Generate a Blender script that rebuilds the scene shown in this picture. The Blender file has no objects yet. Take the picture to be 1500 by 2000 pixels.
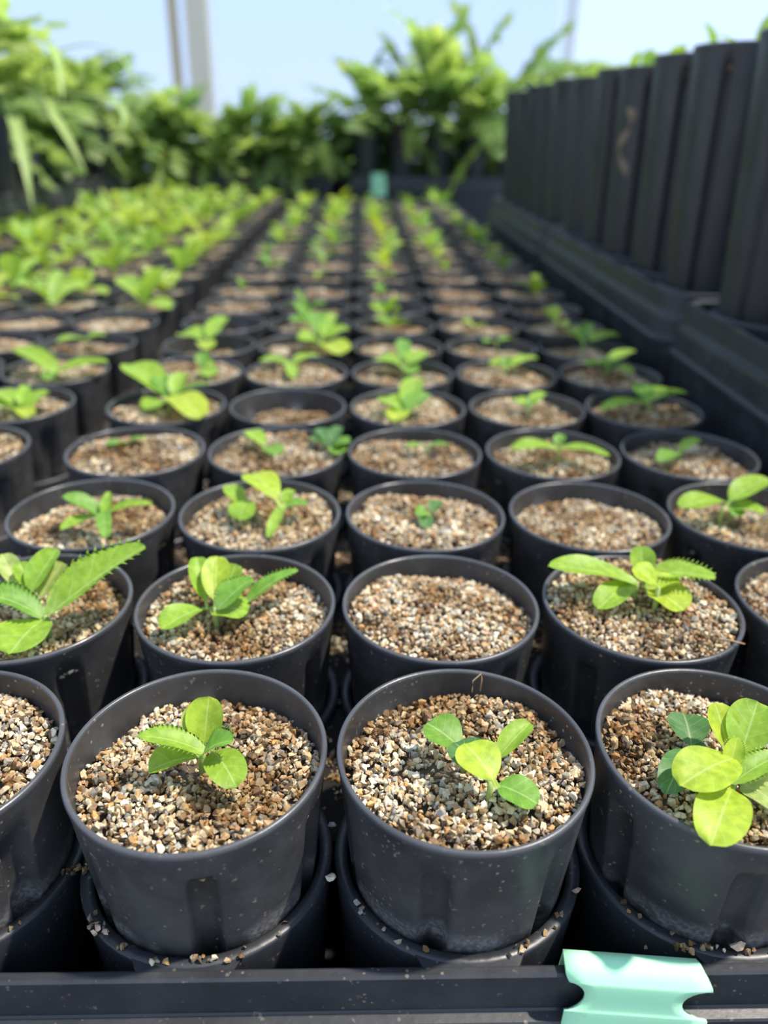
import bpy, math, random
import numpy as np
from mathutils import Vector, Matrix

# ------------------------------------------------------------------ units
U = 0.065                        # one pot spacing in metres; the lay-out below is written in spacings
Z0 = 0.78 + 1.80 * U             # height of the seedling-pot rims above the greenhouse floor
sc = bpy.context.scene
col = sc.collection
rng = random.Random(7)
nrg = np.random.default_rng(11)

def W(x, y, z): return Vector((x * U, y * U, z * U + Z0))

# ------------------------------------------------------------------ camera
F = 1521.4
PITCH, YAW, ROLL = .4596, .0351, .020
CAM = np.array([1.5999, -2.2327, 2.0977])
_f = np.array([math.sin(YAW) * math.cos(PITCH), math.cos(YAW) * math.cos(PITCH), -math.sin(PITCH)])
_r = np.array([math.cos(YAW), -math.sin(YAW), 0.0]); _u = np.cross(_r, _f)
CR = _r * math.cos(ROLL) + _u * math.sin(ROLL); CU = -_r * math.sin(ROLL) + _u * math.cos(ROLL); CF = _f
cd = bpy.data.cameras.new('camera'); cam = bpy.data.objects.new('camera', cd); col.objects.link(cam)
cd.sensor_fit = 'VERTICAL'; cd.sensor_height = 36; cd.sensor_width = 27; cd.lens = 36 * F / 2000
m = Matrix.Identity(4)
for i, a in enumerate((CR, CU, -CF)):
    for k in range(3): m[k][i] = float(a[k])
m.translation = W(*CAM); cam.matrix_world = m
cd.clip_start = .005; cd.clip_end = 300
cd.dof.use_dof = True; cd.dof.focus_distance = 2.98 * U; cd.dof.aperture_fstop = 8.6; cd.dof.aperture_blades = 0
sc.camera = cam

def ray(px, py): return CF + CR * (px - 750) / F - CU * (py - 1000) / F
def at_z(px, py, z): d = ray(px, py); return CAM + d * ((z - CAM[2]) / d[2])
def at_y(px, py, y): d = ray(px, py); return CAM + d * ((y - CAM[1]) / d[1])
def at_d(px, py, t): return CAM + ray(px, py) * t
def pix(p):
    d = np.asarray(p, float) - CAM; z = d @ CF
    return 750 + F * (d @ CR) / z, 1000 - F * (d @ CU) / z, z

# ------------------------------------------------------------------ world, sun, exposure
sc.view_settings.view_transform = 'Standard'; sc.view_settings.look = 'None'
sc.view_settings.gamma = 1; sc.view_settings.use_curve_mapping = False
sc.view_settings.exposure = 0.25
wd = bpy.data.worlds.new('sky'); sc.world = wd; wd.use_nodes = True
nt = wd.node_tree; nt.nodes.clear()
out = nt.nodes.new('ShaderNodeOutputWorld'); bg = nt.nodes.new('ShaderNodeBackground')
geo = nt.nodes.new('ShaderNodeTexCoord'); sep = nt.nodes.new('ShaderNodeSeparateXYZ'); rmp = nt.nodes.new('ShaderNodeValToRGB')
nt.links.new(geo.outputs['Generated'], sep.inputs[0]); nt.links.new(sep.outputs['Z'], rmp.inputs[0])
e = rmp.color_ramp.elements
e[0].position = 0.0; e[0].color = (.72, .80, .98, 1); e[1].position = .9; e[1].color = (.50, .64, .92, 1)
x_ = e.new(.15); x_.color = (.60, .76, .98, 1)
nt.links.new(rmp.outputs[0], bg.inputs[0]); bg.inputs[1].default_value = 1.2
nt.links.new(bg.outputs[0], out.inputs[0])
sd = bpy.data.lights.new('sun', 'SUN'); sun = bpy.data.objects.new('sun', sd); col.objects.link(sun)
sd.energy = 6.0; sd.angle = math.radians(2.0); sd.color = (1.0, .91, .78)
sun.location = W(9, 10, 25)
sun.rotation_euler = Vector((.52, .08, 1.0)).to_track_quat('Z', 'Y').to_euler()

# ------------------------------------------------------------------ materials
def mat(name):
    mt = bpy.data.materials.new(name); mt.use_nodes = True
    n = mt.node_tree.nodes; b = n['Principled BSDF']
    return mt, mt.node_tree, n, b
def node(t, kind, **kw):
    x = t.nodes.new(kind)
    for k, v in kw.items():
        if k in x.inputs: x.inputs[k].default_value = v
        else: setattr(x, k, v)
    return x
def ramp(t, src, stops):
    r = t.nodes.new('ShaderNodeValToRGB'); els = r.color_ramp.elements
    while len(els) < len(stops): els.new(.5)
    for el, (p, c) in zip(els, stops): el.position = p; el.color = (*c, 1) if len(c) == 3 else c
    t.links.new(src, r.inputs[0]); return r.outputs[0]
def mix(t, f, a, b, mode='MIX'):
    x = t.nodes.new('ShaderNodeMix'); x.data_type = 'RGBA'; x.blend_type = mode
    for s, v in ((x.inputs[0], f), (x.inputs[6], a), (x.inputs[7], b)):
        if hasattr(v, 'links') or isinstance(v, bpy.types.NodeSocket): t.links.new(v, s)
        elif isinstance(v, (int, float)): s.default_value = v
        else: s.default_value = (*v, 1)
    return x.outputs[2]
def coords(t):                       # object coordinates shifted per object, so shared meshes do not repeat their marks
    tc = t.nodes.new('ShaderNodeTexCoord'); oi = t.nodes.new('ShaderNodeObjectInfo')
    ml = node(t, 'ShaderNodeMath', operation='MULTIPLY'); ml.inputs[1].default_value = 3.7
    t.links.new(oi.outputs['Random'], ml.inputs[0])
    ad = node(t, 'ShaderNodeVectorMath', operation='ADD')
    t.links.new(tc.outputs['Object'], ad.inputs[0]); t.links.new(ml.outputs[0], ad.inputs[1])
    return ad.outputs[0], oi

def plastic(name, base, rough, dust=1.0, tint=(.30, .25, .19), scuff=False, spec=.5):
    mt, t, n, b = mat(name); co, oi = coords(t)
    n1 = node(t, 'ShaderNodeTexNoise', Scale=45.0, Detail=5.0, Roughness=.65); t.links.new(co, n1.inputs['Vector'])
    film = ramp(t, n1.outputs[0], [(.38, (.04 * dust,) * 3), (.75, (.42 * dust,) * 3)])
    c = mix(t, film, base, tuple(min(1, 3.2 * v + .025) for v in base))
    vo = node(t, 'ShaderNodeTexVoronoi', Scale=620.0, Randomness=1.0); t.links.new(co, vo.inputs['Vector'])
    n2 = node(t, 'ShaderNodeTexNoise', Scale=70.0, Detail=2.0); t.links.new(co, n2.inputs['Vector'])
    sc_ = t.nodes.new('ShaderNodeSeparateColor'); t.links.new(vo.outputs['Color'], sc_.inputs[0])
    sz = node(t, 'ShaderNodeMath', operation='MULTIPLY_ADD'); sz.inputs[1].default_value = .42; t.links.new(sc_.outputs[0], sz.inputs[0]); t.links.new(vo.outputs['Distance'], sz.inputs[2])
    s1 = ramp(t, sz.outputs[0], [(.22, (1, 1, 1)), (.34, (0, 0, 0))])
    s2 = ramp(t, n2.outputs[0], [(.46, (0, 0, 0)), (.62, (.8 * dust,) * 3)])
    c = mix(t, mix(t, 1.0, s1, s2, 'MULTIPLY'), c, tint)
    n3 = node(t, 'ShaderNodeTexNoise', Scale=380.0, Detail=3.0); t.links.new(co, n3.inputs['Vector'])
    s3 = ramp(t, n3.outputs[0], [(.68, (0, 0, 0)), (.76, (.6 * dust,) * 3)])
    c = mix(t, s3, c, tint)
    if scuff:                        # frosted wear low on the wall where pots rub in their cells
        tc = t.nodes.new('ShaderNodeTexCoord'); sp = t.nodes.new('ShaderNodeSeparateXYZ'); t.links.new(tc.outputs['Object'], sp.inputs[0])
        mr = node(t, 'ShaderNodeMapRange'); mr.inputs[1].default_value = -.60 * U; mr.inputs[2].default_value = -.40 * U; t.links.new(sp.outputs['Z'], mr.inputs[0])
        bnd = ramp(t, mr.outputs[0], [(.0, (.9, .9, .9)), (.42, (.55, .55, .55)), (.75, (0, 0, 0))])
        n4 = node(t, 'ShaderNodeTexNoise', Scale=55.0, Detail=3.0); t.links.new(co, n4.inputs['Vector'])
        n5 = node(t, 'ShaderNodeTexNoise', Scale=900.0, Detail=2.0); t.links.new(co, n5.inputs['Vector'])
        sm = mix(t, 1.0, ramp(t, n4.outputs[0], [(.45, (0, 0, 0)), (.57, (1, 1, 1))]), ramp(t, n5.outputs[0], [(.4, (.3,) * 3), (.62, (.85,) * 3)]), 'MULTIPLY')
        c = mix(t, mix(t, 1.0, bnd, sm, 'MULTIPLY'), c, (.30, .29, .28))
    t.links.new(c, b.inputs['Base Color'])
    rr = ramp(t, n1.outputs[0], [(.3, (rough - .08,) * 3), (.75, (rough + .16,) * 3)])
    t.links.new(rr, b.inputs['Roughness'])
    b.inputs['Specular IOR Level'].default_value = spec
    bp = node(t, 'ShaderNodeBump', Strength=.12, Distance=.0006); t.links.new(n3.outputs[0], bp.inputs['Height'])
    t.links.new(bp.outputs[0], b.inputs['Normal'])
    return mt
M_POT = plastic('black_pot_plastic', (.027, .027, .028), .42, scuff=True)
M_LIP_SHEEN = plastic('pot_lip_painted_sheen', (.045, .047, .052), .30, .5)  # same glossy plastic; sky highlight along the rim painted in as a lighter bluish base
M_TRAY = plastic('black_tray_plastic', (.017, .019, .023), .40, .55)
M_TALL = plastic('black_tall_pot_plastic', (.016, .018, .021), .38, .25, spec=.5)

def grit_mat(name='grit', stain=True):
    mt, t, n, b = mat(name); co, oi = coords(t)
    at = node(t, 'ShaderNodeAttribute', attribute_name='Col'); c = at.outputs['Color']
    n1 = node(t, 'ShaderNodeTexNoise', Scale=48.0, Detail=4.0, Roughness=.6); t.links.new(co, n1.inputs['Vector'])
    wet = ramp(t, n1.outputs[0], [(.42, (0, 0, 0)), (.60, (1, 1, 1))])
    c = mix(t, wet, c, mix(t, 1.0, c, (.50, .385, .25), 'MULTIPLY'))
    n2 = node(t, 'ShaderNodeTexNoise', Scale=900.0, Detail=2.0); t.links.new(co, n2.inputs['Vector'])
    c = mix(t, .55, c, mix(t, 1.0, c, ramp(t, n2.outputs[0], [(.3, (.6, .6, .6)), (.7, (1.2, 1.2, 1.2))]), 'MULTIPLY'))
    t.links.new(c, b.inputs['Base Color']); b.inputs['Roughness'].default_value = .62
    b.inputs['Specular IOR Level'].default_value = .4
    return mt
M_GRIT = grit_mat()
M_SOIL, _t, _n, _b = mat('wet_dark_soil')
_no = node(_t, 'ShaderNodeTexNoise', Scale=300.0, Detail=5.0)
_t.links.new(ramp(_t, _no.outputs[0], [(.3, (.03, .02, .012)), (.7, (.11, .075, .045))]), _b.inputs['Base Color']); _b.inputs['Roughness'].default_value = .7

M_DARK, _t, _n, _b = mat('silted_tray'); _no = node(_t, 'ShaderNodeTexNoise', Scale=200.0, Detail=5.0)
_t.links.new(ramp(_t, _no.outputs[0], [(.35, (.006, .006, .007)), (.75, (.03, .025, .02))]), _b.inputs['Base Color']); _b.inputs['Roughness'].default_value = .8; _b.inputs['Specular IOR Level'].default_value = .15
def leaf_mat(name, trans=.42, vein=True):
    mt, t, n, b = mat(name); oi = t.nodes.new('ShaderNodeObjectInfo'); c = oi.outputs['Color']
    uv = t.nodes.new('ShaderNodeUVMap'); sp = t.nodes.new('ShaderNodeSeparateXYZ'); t.links.new(uv.outputs[0], sp.inputs[0])
    tc = t.nodes.new('ShaderNodeTexCoord')
    n1 = node(t, 'ShaderNodeTexNoise', Scale=420.0, Detail=4.0); t.links.new(tc.outputs['Object'], n1.inputs['Vector'])
    c = mix(t, .7, c, mix(t, 1.0, c, ramp(t, n1.outputs[0], [(.3, (.62, .72, .6)), (.7, (1.3, 1.22, 1.25))]), 'MULTIPLY'))
    if vein:
        a = node(t, 'ShaderNodeMath', operation='ABSOLUTE'); t.links.new(sp.outputs['Y'], a.inputs[0])
        mid = ramp(t, a.outputs[0], [(.0, (.6,) * 3), (.075, (0, 0, 0))])
        # side veins run obliquely from the midrib
        k = node(t, 'ShaderNodeMath', operation='MULTIPLY_ADD'); k.inputs[1].default_value = -.22
        t.links.new(a.outputs[0], k.inputs[0]); t.links.new(sp.outputs['X'], k.inputs[2])
        k2 = node(t, 'ShaderNodeMath', operation='MULTIPLY'); k2.inputs[1].default_value = 34.0; t.links.new(k.outputs[0], k2.inputs[0])
        k3 = node(t, 'ShaderNodeMath', operation='SINE'); t.links.new(k2.outputs[0], k3.inputs[0])
        side = ramp(t, k3.outputs[0], [(.93, (0, 0, 0)), (1.0, (.20,) * 3)])
        vn = mix(t, 1.0, mid, side, 'LIGHTEN')
        c = mix(t, vn, c, mix(t, .5, c, (.80, .92, .50)))
        pe = ramp(t, sp.outputs['X'], [(.0, (.55,) * 3), (.22, (0, 0, 0))])
        c = mix(t, pe, c, mix(t, .4, c, (.72, .85, .42)))
    t.links.new(c, b.inputs['Base Color']); b.inputs['Roughness'].default_value = .46
    b.inputs['Specular IOR Level'].default_value = .35
    bp = node(t, 'ShaderNodeBump', Strength=.25, Distance=.0004); t.links.new(n1.outputs[0], bp.inputs['Height']); t.links.new(bp.outputs[0], b.inputs['Normal'])
    tr = t.nodes.new('ShaderNodeBsdfTranslucent'); t.links.new(mix(t, 1.0, c, (1.12, 1.08, .65), 'MULTIPLY'), tr.inputs[0])
    mx = t.nodes.new('ShaderNodeMixShader'); mx.inputs[0].default_value = trans
    t.links.new(b.outputs[0], mx.inputs[1]); t.links.new(tr.outputs[0], mx.inputs[2])
    t.links.new(mx.outputs[0], n['Material Output'].inputs[0])
    return mt
M_LEAF = leaf_mat('seedling_leaf')
M_HERB = leaf_mat('herb_leaf', .62)
M_BLADE = leaf_mat('strap_leaf', .3)

M_TAG, _t, _n, _b = mat('mint_plastic'); _b.inputs['Roughness'].default_value = .55; _b.inputs['Specular IOR Level'].default_value = .25
_tc = _t.nodes.new('ShaderNodeTexCoord'); _no = node(_t, 'ShaderNodeTexNoise', Scale=90.0, Detail=4.0); _t.links.new(_tc.outputs['Object'], _no.inputs['Vector'])
_t.links.new(ramp(_t, _no.outputs[0], [(.28, (.26, .52, .32)), (.34, (.38, .76, .47)), (.8, (.40, .78, .50))]), _b.inputs['Base Color'])
M_STRAW, _t, _n, _b = mat('dry_straw'); _b.inputs['Base Color'].default_value = (.30, .19, .10, 1)
M_WOOD, _t, _n, _b = mat('painted_post'); _b.inputs['Base Color'].default_value = (.62, .57, .45, 1); _b.inputs['Roughness'].default_value = .5
M_STRUT, _t, _n, _b = mat('raw_wood_post'); _b.inputs['Base Color'].default_value = (.50, .42, .28, 1)
M_BENCH, _t, _n, _b = mat('dark_bench'); _b.inputs['Roughness'].default_value = .8
_no = node(_t, 'ShaderNodeTexNoise', Scale=30.0, Detail=4.0); _t.links.new(ramp(_t, _no.outputs[0], [(.3, (.012, .013, .016)), (.7, (.03, .03, .032))]), _b.inputs['Base Color'])
M_FLOOR, _t, _n, _b = mat('gravel_floor'); _b.inputs['Roughness'].default_value = .9
_no = node(_t, 'ShaderNodeTexNoise', Scale=60.0, Detail=6.0); _t.links.new(ramp(_t, _no.outputs[0], [(.3, (.16, .15, .14)), (.7, (.36, .35, .34))]), _b.inputs['Base Color'])
def poly_mat():                      # twin-wall polycarbonate sheet: clear with milky ribs
    mt, t, n, b = mat('twinwall_polycarbonate')
    uv = t.nodes.new('ShaderNodeUVMap'); sp = t.nodes.new('ShaderNodeSeparateXYZ'); t.links.new(uv.outputs[0], sp.inputs[0])
    k = node(t, 'ShaderNodeMath', operation='MULTIPLY'); k.inputs[1].default_value = 2 * math.pi / .012; t.links.new(sp.outputs['X'], k.inputs[0])
    s = node(t, 'ShaderNodeMath', operation='SINE'); t.links.new(k.outputs[0], s.inputs[0])
    fac = ramp(t, s.outputs[0], [(.6, (.30,) * 3), (1.0, (.60,) * 3)])
    tp = t.nodes.new('ShaderNodeBsdfTransparent'); tp.inputs[0].default_value = (.80, .88, .98, 1)
    tl = t.nodes.new('ShaderNodeBsdfTranslucent'); tl.inputs[0].default_value = (.55, .68, .90, 1)
    mx = t.nodes.new('ShaderNodeMixShader'); t.links.new(fac, mx.inputs[0]); t.links.new(tp.outputs[0], mx.inputs[1]); t.links.new(tl.outputs[0], mx.inputs[2])
    gl = t.nodes.new('ShaderNodeBsdfGlossy'); gl.inputs['Roughness'].default_value = .15
    m2 = t.nodes.new('ShaderNodeMixShader'); m2.inputs[0].default_value = .05
    t.links.new(mx.outputs[0], m2.inputs[1]); t.links.new(gl.outputs[0], m2.inputs[2]); t.links.new(m2.outputs[0], n['Material Output'].inputs[0])
    return mt
M_POLY = poly_mat()

# ------------------------------------------------------------------ mesh helpers (input in spacings, output in metres)
def mesh(name, verts, faces, mt, smooth=True, uv=None, colr=None):
    me = bpy.data.meshes.new(name)
    v = np.asarray(verts, float) * U
    me.from_pydata(v.tolist(), [], faces); 
    if isinstance(mt, (list, tuple)):
        for q in mt: me.materials.append(q)
    else: me.materials.append(mt)
    me.polygons.foreach_set('use_smooth', [smooth] * len(me.polygons))
    if uv is not None:
        l = me.uv_layers.new(name='UVMap'); idx = np.empty(len(me.loops), np.int32); me.loops.foreach_get('vertex_index', idx)
        l.data.foreach_set('uv', np.asarray(uv, np.float32)[idx].ravel())
    if colr is not None:
        a = me.color_attributes.new('Col', 'FLOAT_COLOR', 'POINT'); cc = np.ones((len(verts), 4), np.float32); cc[:, :3] = colr
        a.data.foreach_set('color', cc.ravel())
    me.update(); return me
def link(name, data, parent=None, loc=None):
    o = bpy.data.objects.new(name, data); col.objects.link(o)
    if parent is not None: o.parent = parent
    if loc is not None: o.location = loc
    return o
def tag(o, label, cat, group=None):
    o['label'] = label; o['category'] = cat
    if group: o['group'] = group
    return o
class MB:
    def __init__(s): s.v = []; s.f = []
    def add(s, v, f):
        k = len(s.v); s.v += [tuple(map(float, p)) for p in v]; s.f += [tuple(i + k for i in q) for q in f]
    def box(s, x0, x1, y0, y1, z0, z1):
        s.add([(x, y, z) for z in (z0, z1) for y in (y0, y1) for x in (x0, x1)],
              [(0, 2, 3, 1), (4, 5, 7, 6), (0, 1, 5, 4), (2, 6, 7, 3), (0, 4, 6, 2), (1, 3, 7, 5)])
    def lathe(s, prof, n, rad=None, closed=False):        # prof: (radius, z) list
        v = []
        for (r_, z_) in prof:
            for i in range(n):
                a = 2 * math.pi * i / n; rr = r_ if rad is None else rad(r_, z_, a)
                v.append((rr * math.cos(a), rr * math.sin(a), z_))
        f = []
        for j in range(len(prof) - (0 if closed else 1)):
            j2 = (j + 1) % len(prof)
            for i in range(n): f.append((j * n + i, j * n + (i + 1) % n, j2 * n + (i + 1) % n, j2 * n + i))
        s.add(v, f)
    def disc(s, r_, z_, n, up=True):
        s.add([(r_ * math.cos(2 * math.pi * i / n), r_ * math.sin(2 * math.pi * i / n), z_) for i in range(n)], [tuple(range(n)) if up else tuple(range(n))[::-1]])
    def tube(s, pts, rad, n=6):
        pts = [np.asarray(p, float) for p in pts]; rad = rad if hasattr(rad, '__len__') else [rad] * len(pts); v = []
        for i, p in enumerate(pts):
            t_ = pts[min(i + 1, len(pts) - 1)] - pts[max(i - 1, 0)]; t_ /= np.linalg.norm(t_) + 1e-9
            a = np.cross(t_, (0, 0, 1) if abs(t_[2]) < .9 else (1, 0, 0)); a /= np.linalg.norm(a); b = np.cross(t_, a)
            for k in range(n):
                q = 2 * math.pi * k / n; v.append(p + rad[i] * (a * math.cos(q) + b * math.sin(q)))
        f = [(j * n + k, j * n + (k + 1) % n, (j + 1) * n + (k + 1) % n, (j + 1) * n + k) for j in range(len(pts) - 1) for k in range(n)]
        f += [tuple(range(n))[::-1], tuple(range((len(pts) - 1) * n, len(pts) * n))]
        s.add(v, f)
    def mesh(s, name, mt, smooth=False): return mesh(name, s.v, s.f, mt, smooth)

# ------------------------------------------------------------------ structure: floor, walls of the greenhouse
def struct(name, me, loc=(0, 0, 0)):
    o = link(name, me); o['kind'] = 'structure'; o.location = loc; return o
mb = MB(); mb.box(-120, 120, -60, 180, -1, 0)
struct('floor', mb.mesh('floor', M_FLOOR), (0, 0, 0))
YB, XR = 44.0, 11.4              # back and right walls
def zf(zm): return zm / U        # metres above the floor -> spacings above the floor
def sheet(name, a, b, z0, z1):   # a polycarbonate sheet between two ground points
    L = math.dist(a, b) * U; t_ = .09
    d = np.array([b[0] - a[0], b[1] - a[1]]); nn = np.array([-d[1], d[0]]) / np.linalg.norm(d) * t_
    v = []; uvs = []
    for z in (z0, z1):
        for p, s_ in ((a, 0), (b, L)):
            v.append((p[0], p[1], z)); uvs.append((s_, z))
    me = mesh(name, v, [(0, 1, 3, 2)], M_POLY, False, uvs); return me
wb = struct('wall_back', sheet('wall_back', (-34, YB), (XR, YB), 0, zf(2.3)))
wr = struct('wall_right', sheet('wall_right', (XR, YB), (XR, -8), 0, zf(1.75)))
def post(name, x, y, wx, wy, h, mt):
    b_ = MB(); b_.box(-wx / 2, wx / 2, -wy / 2, wy / 2, 0, zf(h)); o = struct(name, b_.mesh(name, mt), (x * U, y * U, 0)); return o
p = at_y(388, 50, YB - .6); post('trim_1', p[0], YB - .7, 1.1, 1.0, 2.3, M_WOOD)
p = at_y(338, 50, YB - .6); post('trim_2', p[0], YB - .5, .45, .6, 2.3, M_STRUT)
p = at_y(1110, 50, YB - .6); post('trim_3', p[0] + .1, YB - .6, .55, .6, 2.3, M_STRUT)

# ------------------------------------------------------------------ bench under everything
BT = -1.80
bench = link('potting_bench', None, None, (0, 0, 0)); tag(bench, 'dark wide potting bench carrying all the black trays and pots', 'bench')
mb = MB(); mb.box(-9, 8.2, -2.2, 31, zf(Z0) + BT - .5, zf(Z0) + BT); link('bench_top', mb.mesh('bench_top', M_BENCH), bench)
for x in (-8.2, 7.4):
    for y in (-1.6, 30.2):
        mb = MB(); mb.box(x - .4, x + .4, y - .4, y + .4, 0, zf(Z0) + BT - .5); link('leg', mb.mesh('leg', M_BENCH), bench)

# ------------------------------------------------------------------ trays
def sweep_frame(mb, x0, x1, y0, y1, prof, cr=.12, n=4):   # profile (outward offset, z) swept round a rounded rectangle
    path = []
    for cx, cy, a0 in ((x1 - cr, y0 + cr, -90), (x1 - cr, y1 - cr, 0), (x0 + cr, y1 - cr, 90), (x0 + cr, y0 + cr, 180)):
        for i in range(n + 1):
            a = math.radians(a0 + 90 * i / n); path.append((cx, cy, math.cos(a), math.sin(a)))
    k = len(path); v = []
    for o_, z_ in prof:
        for cx, cy, ca, sa in path: v.append((cx + (cr + o_) * ca, cy + (cr + o_) * sa, z_))
    f = [(j * k + i, j * k + (i + 1) % k, (j + 1) * k + (i + 1) % k, (j + 1) * k + i) for j in range(len(prof) - 1) for i in range(k)]
    mb.add(v, f)
PL = -.54                         # plate level of the seedling trays (rims of the pots are at 0)
RIMP = [(-.01, PL - .06), (-.01, PL - .005), (-.002, PL), (.024, PL + .002), (.034, PL - .006), (.038, PL - .17), (.044, PL - .178), (.080, PL - .182), (.086, PL - .19),
        (.090, PL - .36), (.125, PL - .365), (.128, PL - .42), (.09, PL - .43), (.06, BT + .03), (.02, BT)]
mb = MB()
mb.lathe([(.443, PL - .035), (.444, PL - .012), (.457, PL - .004), (.490, PL), (.4965, PL - .012), (.478, PL - .25), (.43, BT + .12), (.43, BT), (.36, BT), (.36, BT + .05), (.405, BT + .14), (.456, PL - .1)], 48, closed=True)
mb.disc(.37, BT + .05, 40)
CELL = mb.mesh('cell', M_TRAY, True)
mb = MB()                         # four-cornered infill between four cells
prof = []
for q in range(4):
    cx, cy = ((-.5, -.5), (.5, -.5), (.5, .5), (-.5, .5))[q]; st = (80, 170, 260, 350)[q]
    for i in range(7):
        a = math.radians(st - i * 70 / 6 - 0); prof.append((cx + .485 * math.cos(a), cy + .485 * math.sin(a)))
k = len(prof)
mb.add([(x, y, z) for z in (PL - .05, PL - .09) for x, y in prof], [tuple(range(k))[::-1] if False else tuple(range(k)), tuple(range(k, 2 * k))[::-1]] + [(i, k + i, k + (i + 1) % k, (i + 1) % k) for i in range(k)])
WEB = mb.mesh('web', M_DARK, False)
TABS = []
for s_ in (0, 1):
    sg_ = -1 if s_ == 0 else 1; pr = [(.488 * math.sin(math.radians(d)), sg_ * .488 * math.cos(math.radians(d))) for d in range(-24, 25, 6)] + [(.165, sg_ * .508), (-.165, sg_ * .508)]
    if s_: pr = pr[::-1]
    kk = len(pr); b = MB(); b.add([(x, y, z) for z in (PL - .002, PL - .05) for x, y in pr], [tuple(range(kk))[::-1], tuple(range(kk, 2 * kk))] + [(q, (q + 1) % kk, kk + (q + 1) % kk, kk + q) for q in range(kk)])
    TABS.append(b.mesh('tab', M_TRAY, False))
def seed_tray(x0, y0, nx, ny, label):
    t_ = link('seedling_tray', None, None, W(x0, y0, 0)); tag(t_, label, 'tray', 'seedling trays side by side on the bench')
    b = MB(); sweep_frame(b, -.505, nx - .495, -.505, ny - .495, RIMP, .10)
    link('rim', b.mesh('tray_rim', M_TRAY, False), t_)
    b = MB()
    for i in range(nx):           # tabs that tie the outer cells to the rim, infills between the cells
        link('tab', TABS[0], t_, Vector((i, 0, 0)) * U); link('tab', TABS[1], t_, Vector((i, ny - 1, 0)) * U)
    for i in range(nx - 1):
        for j in range(ny - 1): link('web', WEB, t_, Vector((i + .5, j + .5, 0)) * U)
    for i in range(nx):
        for j in range(ny): link('cell', CELL, t_, Vector((i, j, 0)) * U)
    return t_
ROWGAP = .30
def rowy(j): return j + (j // 10) * ROWGAP
LX = -1.26                        # x of the first column of the left bed
seed_tray(0, 0, 5, 10, 'nearest black tray of the right bed, its front lip across the bottom')
seed_tray(0, rowy(10), 5, 10, 'second black tray of the right bed, behind the nearest one')
seed_tray(0, rowy(20), 5, 5, 'short black tray at the far end of the right bed')
seed_tray(LX - 4, 0, 5, 10, 'nearest black tray of the left bed')
seed_tray(LX - 4, rowy(10), 5, 10, 'second black tray of the left bed under dense bright seedlings')
seed_tray(LX - 4, rowy(20), 5, 5, 'short black tray at the far end of the left bed')

# ------------------------------------------------------------------ pots
def pot_rad(slope, zb, w=11, depth=.038, z1=-.13):
    def fn(r_, z_, a):
        d = abs((math.degrees(a) % 60) - 30)
        g = min(1, max(0, (w - d) / 3.5)); g = g * g * (3 - 2 * g)
        h = min(1, max(0, (z1 - z_) / .06)); return r_ - depth * g * h
    return fn
def pot_mesh(name, rt, zb, slope, n, lod, mt, depth=.038, z1=-.13, w=11):
    rad = pot_rad(slope, zb, w, depth, z1)
    zs = [-.012, -.05, z1 + .01, z1 - .03, z1 - .07, -.42, -.60, -.9, zb * .75, zb + .03] if lod == 0 else [-.012, z1, z1 - .07, zb + .03]
    R_ = lambda z: rt + slope * z
    prof = [(R_(z) - .018, z) for z in reversed(zs)] + [(rt - .018, -.006), (rt - .014, 0), (rt - .002, 0), (rt + .003, -.008), (rt + .002, -.022)] + [(R_(z), z) for z in zs[1:]] + [(R_(zb) - .01, zb)]
    b = MB(); b.lathe(prof, n, rad)
    b.v  # outside winding is already outward after flip
    b.f = [tuple(reversed(q)) for q in b.f]
    b.disc(R_(zb) - .005, zb + .028, n if lod else 48); b.disc(R_(zb) - .012, zb, 24, False)
    me = b.mesh(name, mt, True); me.materials.append(M_LIP_SHEEN)
    for p_ in me.polygons:
        if p_.center.z > -.021 * U: p_.material_index = 1
    return me
ZB = BT + .055
POT0 = pot_mesh('pot', .48, ZB, .088, 180, 0, M_POT, .052, -.13, 8.0)
POT1 = pot_mesh('pot_mid', .48, ZB, .088, 72, 0, M_POT, .05, -.13, 9)
POT2 = pot_mesh('pot_far', .48, ZB, .088, 36, 1, M_POT)

# grit: thousands of small angular stones; each patch is one mesh
PAL = np.array([(.80, .70, .55), (.74, .66, .54), (.84, .75, .62), (.56, .52, .46), (.78, .64, .46), (.72, .55, .36), (.60, .42, .24), (.48, .31, .16), (.42, .24, .11), (.62, .54, .44), (.46, .43, .39), (.33, .32, .32), (.70, .50, .36), (.82, .72, .56), (.24, .155, .085), (.58, .34, .14), (.62, .46, .28), (.74, .60, .42), (.34, .22, .12)])
import bmesh
STONES = []
for q in range(14):
    bm = bmesh.new()
    for i in range(13 if q < 10 else 7):
        v = nrg.normal(size=3); v /= np.linalg.norm(v); v *= (1, .84, .70); bm.verts.new(v * (.92 + .2 * nrg.random()))
    bmesh.ops.convex_hull(bm, input=bm.verts[:]); loose = [v for v in bm.verts if not v.link_faces]
    for v in loose: bm.verts.remove(v)
    bm.verts.ensure_lookup_table(); bm.verts.index_update()
    STONES.append((np.array([v.co[:] for v in bm.verts]), [tuple(v.index for v in f.verts) for f in bm.faces])); bm.free()
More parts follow.
